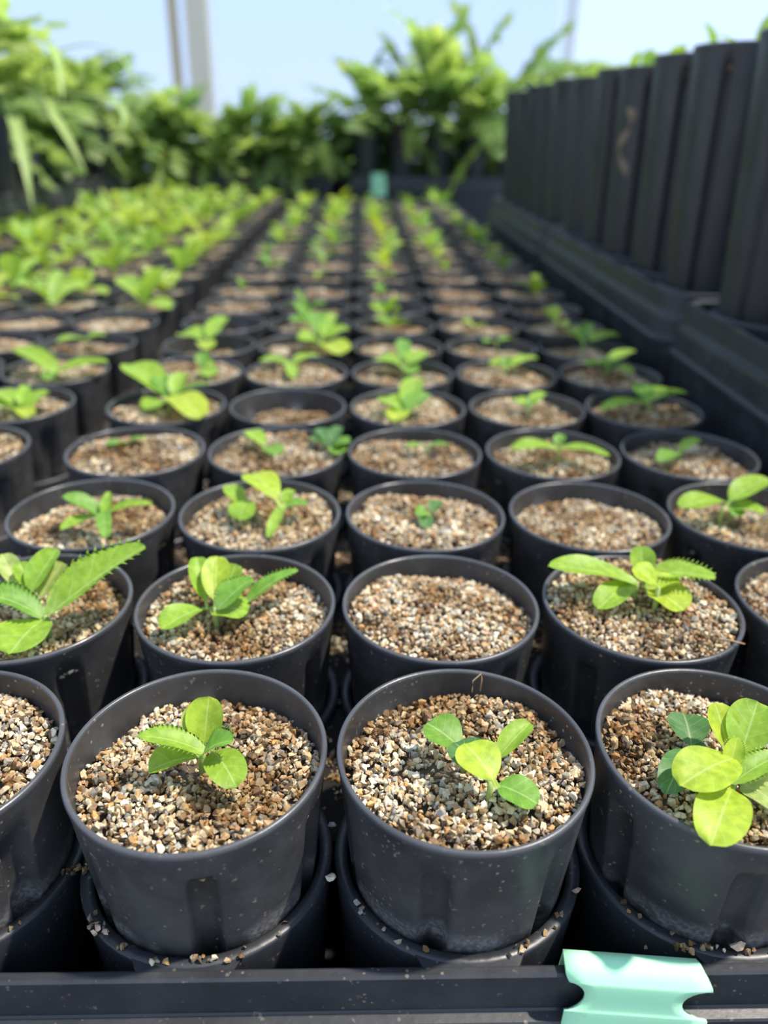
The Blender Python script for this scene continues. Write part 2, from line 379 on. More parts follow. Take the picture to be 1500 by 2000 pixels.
def stones(name, pos, size, stones_ix=range(14), pal=PAL, dark=None):
    V = []; Fc = []; Cc = []; k = 0
    for i, (p_, s_) in enumerate(zip(pos, size)):
        sv, sf = STONES[stones_ix[int(nrg.integers(len(stones_ix)))]]
        q = nrg.normal(size=4); q /= np.linalg.norm(q); w_, x, y, z = q
        R_ = np.array([[1 - 2 * (y * y + z * z), 2 * (x * y - z * w_), 2 * (x * z + y * w_)], [2 * (x * y + z * w_), 1 - 2 * (x * x + z * z), 2 * (y * z - x * w_)], [2 * (x * z - y * w_), 2 * (y * z + x * w_), 1 - 2 * (x * x + y * y)]])
        V.append(sv @ R_.T * s_ + p_); Fc += [tuple(j + k for j in f) for f in sf]; k += len(sv)
        c = pal[int(nrg.integers(len(pal)))] * nrg.uniform(.68, 1.08) * np.array((.97, .98, .90))
        Cc.append(np.repeat(c[None], len(sv), 0))
    return mesh(name, np.concatenate(V), Fc, M_GRIT, False, None, np.clip(np.concatenate(Cc), 0, 1))
def grit(name, n, smin, smax, r=.452, seed=0, ix=range(14), bumps=.02):
    rr = r * np.sqrt(nrg.random(n)); a = nrg.random(n) * 2 * math.pi
    x = rr * np.cos(a); y = rr * np.sin(a); ph = nrg.random(4) * 6.28
    h = bumps * (np.sin(7 * x + ph[0]) * np.cos(6 * y + ph[1]) + .6 * np.sin(13 * x + 9 * y + ph[2])) - .10 * (rr / r) ** 6 * .35
    s = smin + (smax - smin) * nrg.random(n) ** 2.2
    lay = np.where(nrg.random(n) < .55, 0, -1); z = h + lay * s * 1.1 + s * nrg.uniform(-.4, .4, n)
    me = stones(name, np.stack([x, y, z], 1), s, ix)
    # dark soil bed beneath the stones
    nn = 40; v = [(0, 0, -.03)] + [(.458 * math.cos(2 * math.pi * i / nn), .458 * math.sin(2 * math.pi * i / nn), -.06) for i in range(nn)]
    bm = bmesh.new(); bm.from_mesh(me); me.materials.append(M_SOIL)
    vs = [bm.verts.new(Vector(p_) * U) for p_ in v]
    for i in range(nn):
        f = bm.faces.new((vs[0], vs[1 + i], vs[1 + (i + 1) % nn])); f.material_index = 1
    bm.to_mesh(me); bm.free(); return me
G0 = [grit('grit_near', 2800, .0112, .0235, seed=i) for i in range(4)]
G1 = [grit('grit_mid', 1500, .012, .025, seed=i) for i in range(3)]
G2 = [grit('grit_far', 420, .022, .036, seed=i, ix=range(10, 14)) for i in range(2)]

# ------------------------------------------------------------------ leaves
def leaf_mesh(name, P0, P1, width, kind='oval', arch=.15, cup=.12, up=(0, 0, 1), mt=None, nu=None, roll=0.0, droop=0.0, ctrl=None):
    P0 = np.asarray(P0, float); P1 = np.asarray(P1, float); ch = P1 - P0; L = np.linalg.norm(ch); T0 = ch / L
    up = np.asarray(up, float); S0 = np.cross(T0, up); S0 /= np.linalg.norm(S0) + 1e-9; N0 = np.cross(S0, T0)
    if roll:
        S0, N0 = S0 * math.cos(roll) + N0 * math.sin(roll), N0 * math.cos(roll) - S0 * math.sin(roll)
    Pc = P0 + ch * (.5 + droop) + N0 * arch * L
    if ctrl is not None: Pc = np.asarray(ctrl, float)
    serr = kind == 'serr'
    nu = nu or (30 if serr else 26); nv = 8
    V = []; UVs = []; Fc = []; edge = {-1: [], 1: []}
    for i in range(nu + 1):
        t = i / nu
        c = P0 * (1 - t) ** 2 + Pc * 2 * t * (1 - t) + P1 * t * t
        T = 2 * (1 - t) * (Pc - P0) + 2 * t * (P1 - Pc); T /= np.linalg.norm(T)
        N = np.cross(S0, T)
        if kind == 'oval':
            pt = .16; x = max(0, (t - pt) / (1 - pt)); w = (x ** .62 * (1 - x) ** .48) / ((.62 / 1.1) ** .62 * (.48 / 1.1) ** .48)
            w = max(w, .11 * (1 - t ** 8))
        elif kind == 'long':
            x = t; w = max((x ** .55 * (1 - x) ** .5) / ((.55 / 1.05) ** .55 * (.5 / 1.05) ** .5), .2 * (1 - t ** 8))
        elif kind == 'blade':
            w = (.75 + .25 * math.sin(math.pi * t)) * (1 - t ** 6)
        else:
            x = t; w = max((x ** .55 * (1 - x) ** .62) / ((.55 / 1.17) ** .55 * (.62 / 1.17) ** .62), .26 * (1 - t ** 6)); w *= (1.0 if i % 2 else .86)
        w = max(w, .015)
        for j in range(nv + 1):
            v = -1 + 2 * j / nv
            hgt = cup * v * v * w * width * .5 - (.05 * width * w * (1 - abs(v)) ** 2 if abs(v) < .4 else 0) * .6
            wob = .03 * width * math.sin(9 * t + 2 * v) * abs(v)
            V.append(c + S0 * v * w * width / 2 + N * (hgt + wob)); UVs.append((t, v))
        if serr and i % 2 and 1 < i < nu:
            for sgn in (-1, 1): edge[sgn].append((i, c + S0 * sgn * w * width / 2 + S0 * sgn * .10 * width * (1.0 if w > .4 else .6) + T * .06 * width + N * cup * w * width * .5))
    q = nv + 1
    for i in range(nu):
        for j in range(nv): Fc.append((i * q + j, i * q + j + 1, (i + 1) * q + j + 1, (i + 1) * q + j))
    for sgn in (-1, 1):              # marginal spines
        for i, tip in edge[sgn]:
            k = len(V); V.append(tip); UVs.append((i / nu, sgn)); jj = 0 if sgn < 0 else nv
            a, b = (i - 1) * q + jj, (i + 1) * q + jj; m_ = i * q + jj
            mid_a = len(V); V.append((np.asarray(V[a]) + V[m_] * 2) / 3); UVs.append((i / nu, sgn)); mid_b = len(V); V.append((np.asarray(V[b]) + V[m_] * 2) / 3); UVs.append((i / nu, sgn))
            Fc.append((mid_a, k, m_) if sgn < 0 else (m_, k, mid_a)); Fc.append((m_, k, mid_b) if sgn < 0 else (mid_b, k, m_))
    return mesh(name, V, Fc, mt or M_LEAF, True, UVs)
YEL = (.40, .53, .045); LIM = (.27, .45, .045); GRN = (.165, .35, .045); DRK = (.085, .21, .06); PALE = (.40, .50, .15)
def colour(o, c, j=.12):
    s = 1 + rng.uniform(-j, j); o.color = (min(1, c[0] * s * (1 + rng.uniform(-j, j) * .5)), min(1, c[1] * s), min(1, c[2] * s), 1)

# library leaves, one spacing long, growing along +X from the origin
LIB = {}
def lib(key, *a, **k): LIB.setdefault(key, []).append(leaf_mesh('leaf_' + key, *a, **k))
lib('oval', (0, 0, 0), (.98, 0, .16), .50, 'oval', .14, .25, nu=9); lib('oval', (0, 0, 0), (.95, 0, .28), .56, 'oval', .20, .35, nu=9); lib('oval', (0, 0, 0), (1, 0, .02), .46, 'oval', .22, .15, nu=9)
lib('serr', (0, 0, 0), (.97, 0, .22), .36, 'serr', .16, .3, nu=16); lib('serr', (0, 0, 0), (.99, 0, .05), .32, 'serr', .24, .25, nu=16)
lib('long', (0, 0, 0), (.98, 0, .18), .30, 'long', .18, .3, nu=9)
stem_b = MB(); stem_b.tube([(0, 0, -.06), (0, 0, .02), (.008, 0, .06)], [.014, .016, .010], 6)
STEM = mesh('stem', stem_b.v, stem_b.f, M_LEAF, True, [(0, .5)] * len(stem_b.v))

def seedling(root, x, y, z, size, kinds, c, lean=.5):
    s = link('stem', STEM, root, Vector((x, y, z)) * U); colour(s, PALE)
    a0 = rng.uniform(0, 6.28)
    for i, k in enumerate(kinds):
        o = link('leaf', rng.choice(LIB[k]), root, Vector((x, y, z + .04)) * U)
        a = a0 + i * (math.pi if i < 2 else 2.4) + rng.uniform(-.35, .35) + (1.3 if i >= 2 else 0)
        el = rng.uniform(.0, .35) if i < 2 else rng.uniform(.2, .95)
        o.rotation_euler = (rng.uniform(-.3, .3), -el * lean, a); sz = size * rng.uniform(.8, 1.15) * (1 if k != 'serr' else 1.2)
        o.scale = (sz, sz, sz); colour(o, c)

# hand-set leaves: (kind, base px, tip px, width px, base height, tip height, colour[, arch, cup])
H = {}
H[(1, 0)] = [('oval', (390, 1458), (377, 1376), 58, .00, .13, PALE, .1, .3), ('oval', (398, 1466), (408, 1360), 74, .0, .17, YEL, .08, .35),
             ('serr', (400, 1470), (268, 1437), 46, .02, .10, LIM, .18, .3), ('serr', (396, 1472), (456, 1446), 42, .03, .12, GRN, .2, .3),
             ('oval', (402, 1480), (290, 1507), 46, -.03, -.03, LIM, .25, .5), ('oval', (410, 1464), (462, 1538), 78, -.01, .02, LIM, .25, .1)]
H[(2, 0)] = [('oval', (908, 1472), (834, 1412), 66, -.02, .04, GRN, .2, .2), ('oval', (962, 1496), (1036, 1412), 46, -.03, .05, LIM, .15, .5),
             ('oval', (958, 1532), (888, 1450), 70, .0, .05, DRK, .2, .2), ('oval', (972, 1540), (908, 1452), 80, .05, .11, YEL, .22, .1),
             ('oval', (958, 1530), (1050, 1570), 60, -.02, -.02, GRN, .2, .15)]
H[(3, 0)] = [('oval', (1352, 1470), (1335, 1393), 78, -.03, .02, DRK, .2, .2), ('oval', (1350, 1462), (1300, 1552), 70, -.03, .0, DRK, .25, .2), ('oval', (1385, 1462), (1350, 1455), 26, -.03, -.02, DRK, .2, .2),
             ('oval', (1425, 1480), (1396, 1372), 56, .02, .16, YEL, .1, .3), ('oval', (1440, 1495), (1480, 1370), 100, .02, .17, LIM, .12, .3),
             ('oval', (1450, 1480), (1328, 1535), 100, .06, .09, YEL, .2, .1), ('oval', (1432, 1535), (1388, 1652), 116, .0, .04, YEL, .25, .1),
             ('serr', (1430, 1530), (1535, 1470), 56, .04, .1, LIM, .15, .3), ('oval', (1435, 1528), (1530, 1578), 66, -.02, .0, PALE, .2, .3), ('serr', (1425, 1500), (1440, 1440), 46, .06, .13, YEL, .1, .4)]
H[(0, 1)] = [('oval', (70, 1168), (36, 1098), 44, .0, .15, LIM, .1, .4), ('oval', (74, 1180), (122, 1098), 48, .0, .14, PALE, .1, .4), ('oval', (52, 1172), (112, 1072), 46, .03, .2, LIM, .1, .4),
             ('oval', (40, 1160), (4, 1082), 46, .02, .16, PALE, .1, .4), ('serr', (88, 1206), (283, 1066), 66, .02, .26, LIM, .07, .4), ('serr', (82, 1205), (-45, 1158), 50, .02, .14, GRN, .2, .4),
             ('oval', (96, 1205), (18, 1278), 76, .0, .0, LIM, .2, .2)]
H[(1, 1)] = [('oval', (430, 1176), (462, 1102), 48, .0, .13, LIM, .1, .3), ('oval', (405, 1190), (384, 1088), 46, .0, .16, LIM, .08, .5), ('oval', (420, 1190), (424, 1086), 56, .02, .18, YEL, .08, .3),
             ('oval', (408, 1188), (315, 1229), 40, -.02, -.02, LIM, .2, .3), ('oval', (400, 1192), (484, 1196), 48, -.02, .0, LIM, .25, .1),
             ('serr', (425, 1190), (494, 1130), 44, .03, .13, GRN, .15, .3), ('serr', (478, 1180), (582, 1113), 26, .0, .12, GRN, .15, .3)]
H[(3, 1)] = [('long', (1244, 1140), (1070, 1106), 42, .06, .14, LIM, .12, .25), ('serr', (1262, 1120), (1398, 1128), 46, .08, .14, LIM, .12, .2), ('oval', (1254, 1135), (1252, 1066), 50, .06, .2, LIM, .1, .3),
             ('serr', (1262, 1150), (1328, 1132), 36, .07, .12, YEL, .2, .3), ('oval', (1286, 1150), (1236, 1106), 40, .12, .2, YEL, .2, .1),
             ('oval', (1246, 1138), (1168, 1190), 50, .06, .05, LIM, .2, .2), ('oval', (1256, 1146), (1336, 1192), 54, .06, .05, YEL, .2, .2)]
H[(0, 2)] = [('long', (200, 1008), (122, 968), 28, .0, .12, GRN, .12, .3), ('serr', (200, 1008), (297, 984), 24, .0, .1, LIM, .15, .3), ('long', (200, 1008), (118, 1036), 20, -.02, .0, LIM, .15, .3), ('oval', (203, 1000), (207, 1052), 30, .0, .0, GRN, .3, .2), ('serr', (204, 1006), (213, 960), 24, .02, .12, LIM, .1, .3)]
H[(1, 2)] = [('oval', (478, 1000), (444, 948), 34, .0, .1, LIM, .15, .3), ('oval', (548, 992), (486, 926), 52, .06, .14, YEL, .3, .1), ('oval', (486, 975), (468, 1016), 50, .06, .0, LIM, .3, .1), ('long', (556, 984), (524, 1050), 22, .06, -.02, LIM, .15, .2), ('oval', (548, 992), (600, 984), 22, .04, .06, GRN, .2, .2), ('oval', (550, 990), (570, 956), 24, .04, .1, LIM, .2, .2)]
H[(2, 2)] = [('oval', (838, 1008), (858, 978), 26, -.02, .03, DRK, .2, .2), ('oval', (842, 1008), (810, 1002), 28, -.02, .0, GRN, .2, .2), ('oval', (836, 1006), (830, 1032), 28, -.02, -.02, DRK, .2, .2)]
H[(4, 2)] = [('oval', (1430, 985), (1328, 992), 34, .02, .06, LIM, .2, .2), ('oval', (1412, 992), (1502, 936), 46, .02, .14, LIM, .2, .2), ('long', (1420, 992), (1494, 1002), 28, .0, .02, LIM, .2, .2), ('oval', (1425, 985), (1442, 1010), 26, .02, .0, GRN, .2, .2)]
H[(0, 3)] = [('long', (248, 866), (210, 870), 16, -.03, .0, GRN, .2, .2), ('long', (246, 866), (284, 856), 12, -.03, .02, GRN, .2, .2)]
H[(1, 3)] = [('oval', (520, 878), (484, 842), 28, -.02, .06, LIM, .2, .2), ('oval', (512, 876), (545, 888), 26, -.02, .0, GRN, .2, .2),
             ('oval', (645, 876), (622, 836), 26, -.02, .06, DRK, .2, .2), ('oval', (645, 876), (662, 832), 26, -.02, .08, DRK, .2, .2), ('oval', (645, 876), (684, 862), 28, -.02, .05, GRN, .2, .2), ('oval', (646, 874), (606, 852), 24, -.02, .04, DRK, .2, .2), ('oval', (646, 874), (664, 886), 26, -.02, .0, GRN, .2, .2)]
H[(2, 3)] = [('long', (834, 874), (792, 874), 12, -.02, .02, GRN, .2, .2), ('long', (834, 874), (874, 868), 12, -.02, .02, GRN, .2, .2)]
H[(3, 3)] = [('serr', (1092, 880), (998, 878), 34, .02, .05, LIM, .2, .2), ('serr', (1084, 876), (1190, 890), 24, .02, .06, LIM, .15, .2), ('oval', (1088, 876), (1096, 848), 24, .02, .1, GRN, .2, .2)]
H[(4, 3)] = [('oval', (1330, 884), (1288, 902), 24, -.02, .0, GRN, .2, .2), ('oval', (1322, 888), (1366, 858), 22, -.02, .06, LIM, .2, .2)]
H[(0, 4)] = [('oval', (330, 785), (250, 712), 54, .02, .22, LIM, .15, .3), ('oval', (332, 785), (308, 730), 40, .02, .18, GRN, .1, .3), ('oval', (336, 782), (358, 728), 34, .04, .2, LIM, .1, .4), ('oval', (334, 785), (282, 800), 32, .0, .0, LIM, .2, .2), ('oval', (330, 778), (390, 818), 48, .02, .02, YEL, .3, .1), ('long', (345, 770), (410, 750), 12, .03, .1, GRN, .2, .2)]
H[(2, 4)] = [('oval', (790, 812), (812, 738), 44, .0, .16, LIM, .1, .3), ('oval', (792, 810), (748, 776), 36, .0, .08, LIM, .2, .2), ('oval', (788, 812), (834, 768), 36, .0, .12, GRN, .2, .2), ('oval', (790, 800), (770, 822), 36, .0, .0, YEL, .2, .2)]
H[(3, 4)] = [('oval', (1032, 800), (1004, 778), 20, -.02, .04, LIM, .2, .2), ('oval', (1032, 800), (1062, 766), 24, -.02, .08, LIM, .2, .2), ('oval', (1032, 798), (1038, 778), 20, .0, .06, GRN, .2, .2)]
H[(4, 4)] = [('long', (1270, 792), (1172, 802), 22, .02, .04, LIM, .2, .2), ('oval', (1262, 796), (1248, 748), 38, .02, .12, GRN, .15, .2), ('long', (1268, 782), (1342, 768), 20, .04, .1, LIM, .2, .2), ('oval', (1262, 792), (1300, 758), 34, .03, .1, LIM, .2, .2)]
H[(0, 5)] = [('oval', (396, 722), (394, 688), 28, .0, .14, GRN, .1, .2), ('oval', (396, 722), (412, 735), 30, .0, .0, LIM, .2, .2), ('oval', (398, 722), (420, 708), 22, .0, .05, LIM, .2, .2)]
H[(1, 5)] = [('serr', (566, 712), (505, 705), 24, .02, .05, LIM, .2, .2), ('serr', (566, 714), (622, 694), 22, .02, .1, LIM, .2, .2), ('oval', (566, 712), (572, 738), 24, .0, .0, LIM, .2, .2)]
H[(2, 5)] = [('oval', (790, 718), (732, 702), 34, .02, .06, LIM, .2, .2), ('oval', (790, 718), (786, 662), 30, .02, .16, GRN, .1, .2), ('oval', (790, 718), (836, 690), 28, .02, .1, LIM, .2, .2), ('oval', (790, 716), (806, 730), 26, .0, .0, GRN, .2, .2)]
H[(3, 5)] = [('oval', (990, 722), (955, 708), 28, .0, .05, LIM, .2, .2), ('long', (985, 720), (1050, 700), 22, .0, .08, LIM, .2, .2), ('oval', (988, 720), (985, 696), 24, .0, .1, GRN, .2, .2)]
H[(4, 5)] = [('long', (1190, 720), (1140, 712), 22, .0, .04, LIM, .2, .2), ('long', (1185, 715), (1240, 686), 20, .0, .1, LIM, .2, .2), ('oval', (1190, 722), (1235, 728), 22, .0, .02, LIM, .2, .2), ('oval', (1188, 720), (1180, 700), 22, .0, .06, GRN, .2, .2)]
H[(0, 6)] = [('oval', (405, 668), (352, 652), 40, .02, .08, LIM, .2, .2), ('oval', (402, 672), (438, 618), 32, .02, .2, LIM, .12, .2), ('oval', (400, 668), (405, 682), 36, .02, .02, YEL, .2, .2)]
H[(1, 6)] = [('oval', (628, 672), (580, 662), 44, .02, .08, LIM, .2, .2), ('oval', (628, 672), (612, 608), 34, .02, .22, GRN, .1, .2), ('oval', (628, 668), (682, 642), 34, .02, .14, LIM, .2, .2), ('oval', (628, 672), (668, 692), 36, .02, .02, YEL, .2, .2), ('oval', (628, 670), (650, 612), 28, .04, .2, LIM, .1, .2)]
H[(4, 6)] = [('oval', (1140, 672), (1108, 640), 28, .0, .1, LIM, .2, .2), ('oval', (1140, 672), (1208, 656), 28, .0, .08, LIM, .2, .2), ('oval', (1138, 672), (1152, 630), 24, .0, .14, GRN, .2, .2)]
H[(3, 6)] = [('oval', (970, 668), (945, 668), 14, -.02, .0, GRN, .2, .2), ('oval', (970, 668), (1000, 662), 14, -.02, .0, GRN, .2, .2)]
H[(-1, 4)] = [('oval', (40, 800), (0, 762), 34, .0, .12, LIM, .15, .2), ('serr', (42, 802), (94, 764), 34, .0, .1, LIM, .15, .2), ('oval', (40, 800), (50, 752), 28, .02, .16, LIM, .1, .2), ('oval', (40, 796), (56, 816), 34, .0, .0, YEL, .2, .2), ('serr', (38, 800), (-20, 790), 34, .0, .05, LIM, .2, .2)]
H[(-1, 5)] = [('serr', (110, 728), (28, 680), 36, .02, .18, LIM, .12, .3), ('serr', (108, 730), (210, 706), 32, .02, .12, LIM, .12, .3), ('oval', (108, 726), (95, 742), 26, .0, .0, GRN, .2, .2)]
H[(-1, 6)] = [('serr', (170, 664), (110, 668), 18, .0, .03, LIM, .2, .2), ('serr', (165, 664), (206, 654), 18, .0, .05, LIM, .2, .2)]

ORD = ['front', 'second', 'third', 'fourth', 'fifth', 'sixth', 'seventh', 'eighth', 'ninth', 'tenth', 'eleventh', 'twelfth', 'thirteenth', 'fourteenth', 'fifteenth', 'sixteenth', 'seventeenth', 'eighteenth', 'nineteenth', 'twentieth', 'twenty-first', 'twenty-second', 'twenty-third', 'twenty-fourth', 'twenty-fifth']
COLR = ['first column', 'second column', 'middle column', 'fourth column', 'fifth column']
NEAR_LABEL = {
 (0, 0): 'grit-filled black pot cut off by the left edge in the front row',
 (1, 0): 'front black pot whose seedling mixes two spiny leaves with four smooth oval ones',
 (2, 0): 'front black pot with smooth oval seedling leaves, left of the mint tag',
 (3, 0): 'front black pot with lush yellow-green and dark green leaves behind the mint tag',
 (0, 1): 'black pot at left edge with one large spiny leaf reaching right',
 (1, 1): 'second-row black pot with upright oval leaves and a slender spiny leaf',
 (2, 1): 'second-row black pot of bare grit without any seedling',
 (3, 1): 'brim-full black pot with long smooth leaf left and toothed leaf right',
 (4, 1): 'second-row black pot of grit cut off by the right edge',
 (0, 2): 'third-row black pot with a narrow-leaved star-shaped seedling',
 (1, 2): 'third-row black pot with two drooping seedlings side by side',
 (2, 2): 'third-row black pot with one tiny dark three-leaved sprout',
 (3, 2): 'third-row black pot of bare grit without any seedling',
 (4, 2): 'third-row black pot at the right edge with a broad-leaved seedling',
 (1, 4): 'half-empty black pot with sunken soil and no seedling, fifth row',
}
FILL = {(0, 0): -.10, (1, 0): -.13, (2, 0): -.105, (3, 0): -.09, (0, 1): -.12, (1, 1): -.10, (2, 1): -.085, (3, 1): -.025, (0, 2): -.13, (1, 2): -.08, (2, 2): -.07, (3, 2): -.125, (4, 2): -.13,
        (0, 3): -.07, (1, 3): -.06, (2, 3): -.08, (3, 3): -.11, (4, 3): -.10, (1, 4): -.20, (0, 4): -.07, (0, 7): -.22, (0, 6): -.2, (1, 8): -.14, (2, 8): -.2}
OFF = {}
TALL_SEED = {}
def pot(c, j, left):
    key = (c, j) if not left else (-1 - (4 - c), j)    # left bed: -1 is the column next to the aisle
    x = (c if not left else LX - 4 + c) + (rng.uniform(-.004, .004) if j > 1 else 0); y = rowy(j) + (rng.uniform(-.004, .004) if j > 1 else 0)
    ox, oy = OFF.get(key, (0, 0)); x += ox; y += oy
    px, py, d = pix((x, y, 0)); half = .6 * F / d
    if px < -half or px > 1500 + half: return
    root = link('potted_seedling', None, None, W(x, y, 0))
    leaves = H.get(key); bare = False
    lod = 0 if j <= 2 else (1 if j <= 7 else 2)
    rz = rng.uniform(0, 6.28)
    if key == (2, 0): rz = math.radians(-108 - 30)
    if key == (1, 0): rz = math.radians(-80 - 30)
    if key == (3, 0): rz = math.radians(-98 - 30)
    p_ = link('pot', (POT0, POT1, POT2)[lod], root); p_.rotation_euler.z = rz
    fill = FILL.get(key, rng.choice((-.06, -.08, -.10, -.12))) + .025
    g = link('potting_grit', rng.choice((G0, G1, G2)[lod]), root, Vector((0, 0, fill)) * U); g['kind'] = 'stuff'
    g.rotation_euler = (rng.uniform(-.04, .04), rng.uniform(-.04, .04), rng.uniform(0, 6.28)); s = min(1.0, (.460 + .088 * fill) / .452 * .99); g.scale = (s, s, 1)
    if leaves:
        base = np.array([x, y, 0])
        bx = []
        for lf in leaves:
            kind, b_, t_, wpx, zb_, zt_, c_ = lf[:7]; arch, cup = lf[7:]
            P0 = at_z(*b_, zb_); P1 = at_z(*t_, zt_)
            T = (P1 - P0) / np.linalg.norm(P1 - P0); S = np.cross(T, (0, 0, 1)); S /= np.linalg.norm(S); mid_ = (P0 + P1) / 2
            a = np.array(pix(mid_ + S * .05)[:2]) - np.array(pix(mid_ - S * .05)[:2]); tp = np.array(pix(P1)[:2]) - np.array(pix(P0)[:2]); tp /= np.linalg.norm(tp)
            perp = abs(a[0] * tp[1] - a[1] * tp[0]) / .1                       # px of width per spacing of leaf width
            dep = pix(mid_)[2]; wu = min(wpx / max(perp, 1), 1.75 * wpx * dep / F)
            o = link('leaf', leaf_mesh('leaf', P0 - base, P1 - base, wu, kind, arch, cup), root); colour(o, c_, .06)
            bx.append((P0 - base, zb_))
        # one stem under each cluster of leaf bases
        done = []
        for b0, zb_ in bx:
            if any(np.linalg.norm(b0[:2] - q[:2]) < .09 for q in done): continue
            done.append(b0)
            mbs = MB(); mbs.tube([(b0[0], b0[1], fill - .05), (b0[0], b0[1], (fill + b0[2]) / 2), (b0[0], b0[1], b0[2] + .01)], [.014, .013, .010], 6)
            o = link('stem', mesh('stem', mbs.v, mbs.f, M_LEAF, True, [(0, .5)] * len(mbs.v)), root); colour(o, PALE)
        desc = 'seedling'
    else:
        dense = left and j >= 8
        pr = .96 if dense else (.9 if j > 10 else .55)
        if j <= 1 or key in ((3, 2), (1, 4), (2, 6)) or rng.random() > pr: bare = True
        else:
            size = rng.uniform(.38, .58) if dense else rng.uniform(.16, .40)
            if j > 12 and not left: size *= 1.35
            kinds = ['oval', 'oval'] + rng.choice(([], ['serr'], ['serr', 'serr'], ['oval', 'serr', 'oval'], ['oval', 'oval'], ['long', 'serr', 'oval'])) if not dense else ['oval', 'oval', 'serr', 'oval', 'oval', 'serr', 'oval'][:rng.randint(5, 7)]
            seedling(root, rng.uniform(-.1, .1), rng.uniform(-.1, .1), fill + .02, size, kinds, rng.choice((LIM, LIM, YEL, GRN)) if not dense else rng.choice(((.32, .49, .075), (.40, .54, .085), (.28, .45, .07))), 1.0 if dense else .8)
            desc = 'bushy seedling' if len(kinds) > 4 else ('small seedling' if size < .26 else 'leafy seedling')
            if dense: desc = 'bright ' + desc
    if key in NEAR_LABEL: lab = NEAR_LABEL[key]
    else:
        what = 'bare black pot of grit' if bare else 'black pot with ' + desc
        if left: lab = '%s, left bed %s row back, %s from right' % (what, ORD[j], ['first column', 'second column', 'third column', 'fourth column', 'fifth column'][4 - c])
        else: lab = '%s, right bed %s row back, %s from left' % (what, ORD[j], COLR[c].replace('middle', 'third'))
    tag(root, lab, 'potted plant', 'seedling pots in the left bed' if left else 'seedling pots in the right bed')
    if j > 1: root.rotation_euler = (rng.uniform(-.005, .005), rng.uniform(-.005, .005), 0)
    return root
for j in range(25):
    for c in range(5): pot(c, j, False)
for j in range(2, 25):
    for c in range(5): pot(c, j, True)

# ------------------------------------------------------------------ tall pots and their racks
ZP = .58                          # plate level of the tall racks
TZ = 2.85
TB = BT + .08
RP = [(-.10, ZP - .08), (-.10, ZP), (-.01, ZP + .02), (.03, ZP + .01), (.05, ZP - .17), (.06, ZP - .19), (.12, ZP - .20), (.14, ZP - .24), (.15, ZP - .42), (.16, ZP - .44), (.20, ZP - .45), (.20, ZP - .49), (.12, ZP - .52), (.10, -.9), (.10, BT + .1), (.13, BT)]
RP = [(o_ * .6, z_) for o_, z_ in RP]
mb = MB(); mb.lathe([(.482, ZP - .03), (.485, ZP), (.545, ZP), (.55, ZP - .03), (.53, -.6), (.46, BT + .1), (.46, BT), (.41, BT), (.41, BT + .07), (.44, BT + .14), (.50, -.6), (.50, ZP - .1)], 32, closed=True); mb.disc(.42, BT + .07, 32)
TCELL = mb.mesh('tall_cell', M_TRAY, True)
TP = pot_mesh('tall_pot_wall', .575, TB - TZ, .047, 160, 0, M_TALL, .06, -.14, 5.5)
def tall_rack(cx, cy, n, along_y, label, pitch=1.2):
    t_ = link('tall_tray', None, None, W(cx, cy, 0)); tag(t_, label, 'tray')
    hl = n * pitch / 2 + .02; hx, hy = (.62, hl) if along_y else (hl, .62)
    b = MB(); sweep_frame(b, -hx, hx, -hy, hy, RP, .25, 5); link('rim', b.mesh('tall_rim', M_TRAY, False), t_)
    for i in range(n):
        q = (i - (n - 1) / 2) * pitch; link('cell', TCELL, t_, Vector((0, q, 0) if along_y else (q, 0, 0)) * U)
    return t_
RX = 5.45
tall_rack(RX, 2.60, 5, True, 'nearest tall black rack along the right side, at the right edge')
tall_rack(RX, 8.90, 5, True, 'middle tall black rack along the right side with stepped lip')
tall_rack(RX, 15.2, 5, True, 'farthest tall black rack along the right side, mossy lip')
LXR = -6.75
tall_rack(LXR, 16.0, 5, True, 'nearer tall black rack along the left side under arching leaves')
tall_rack(LXR, 22.4, 5, True, 'farther tall black rack along the left side')
tall_rack(LXR - 1.5, 16.0, 5, True, 'outer tall black rack on the far left, nearer half')
tall_rack(LXR - 1.5, 22.4, 5, True, 'outer tall black rack on the far left, farther half')
tall_rack(-2.6, 27.2, 5, False, 'tall black rack across the far end, left half, overgrown')
tall_rack(4.25, 27.2, 5, False, 'tall black rack across the far end, right half', 1.25)
TS = grit('grit_tall', 300, .03, .05, .53, ix=range(10, 14))
def tall_pot(x, y, ztop, label, cat='pot', name='tall_pot', group=None, hgt=None):
    r_ = link(name, None, None, W(x, y, TB)); tag(r_, label, cat, group)
    k = (ztop - TB) / (TZ - TB)
    p_ = link('pot', TP, r_, Vector((0, 0, ztop - TB)) * U); p_.scale = (1, 1, k) if k > .9 else (.84, .84, k); p_.rotation_euler.z = rng.uniform(0, 6.28)
    g = link('potting_grit', TS, r_, Vector((0, 0, ztop - TB - .14)) * U); g['kind'] = 'stuff'; g.scale = (1, 1, 1) if k > .9 else (.83, .83, 1)
    return r_
def sprigs(r_, z, n, size, c):
    for i in range(n):
        o = link('leaf', rng.choice(LIB['oval'] + LIB['serr']), r_, Vector((rng.uniform(-.1, .1), rng.uniform(-.1, .1), z)) * U)
        o.rotation_euler = (0, -rng.uniform(.2, 1.0), i * 2.4 + rng.uniform(-.3, .3)); s = size * rng.uniform(.8, 1.2); o.scale = (s, s, s); colour(o, c)
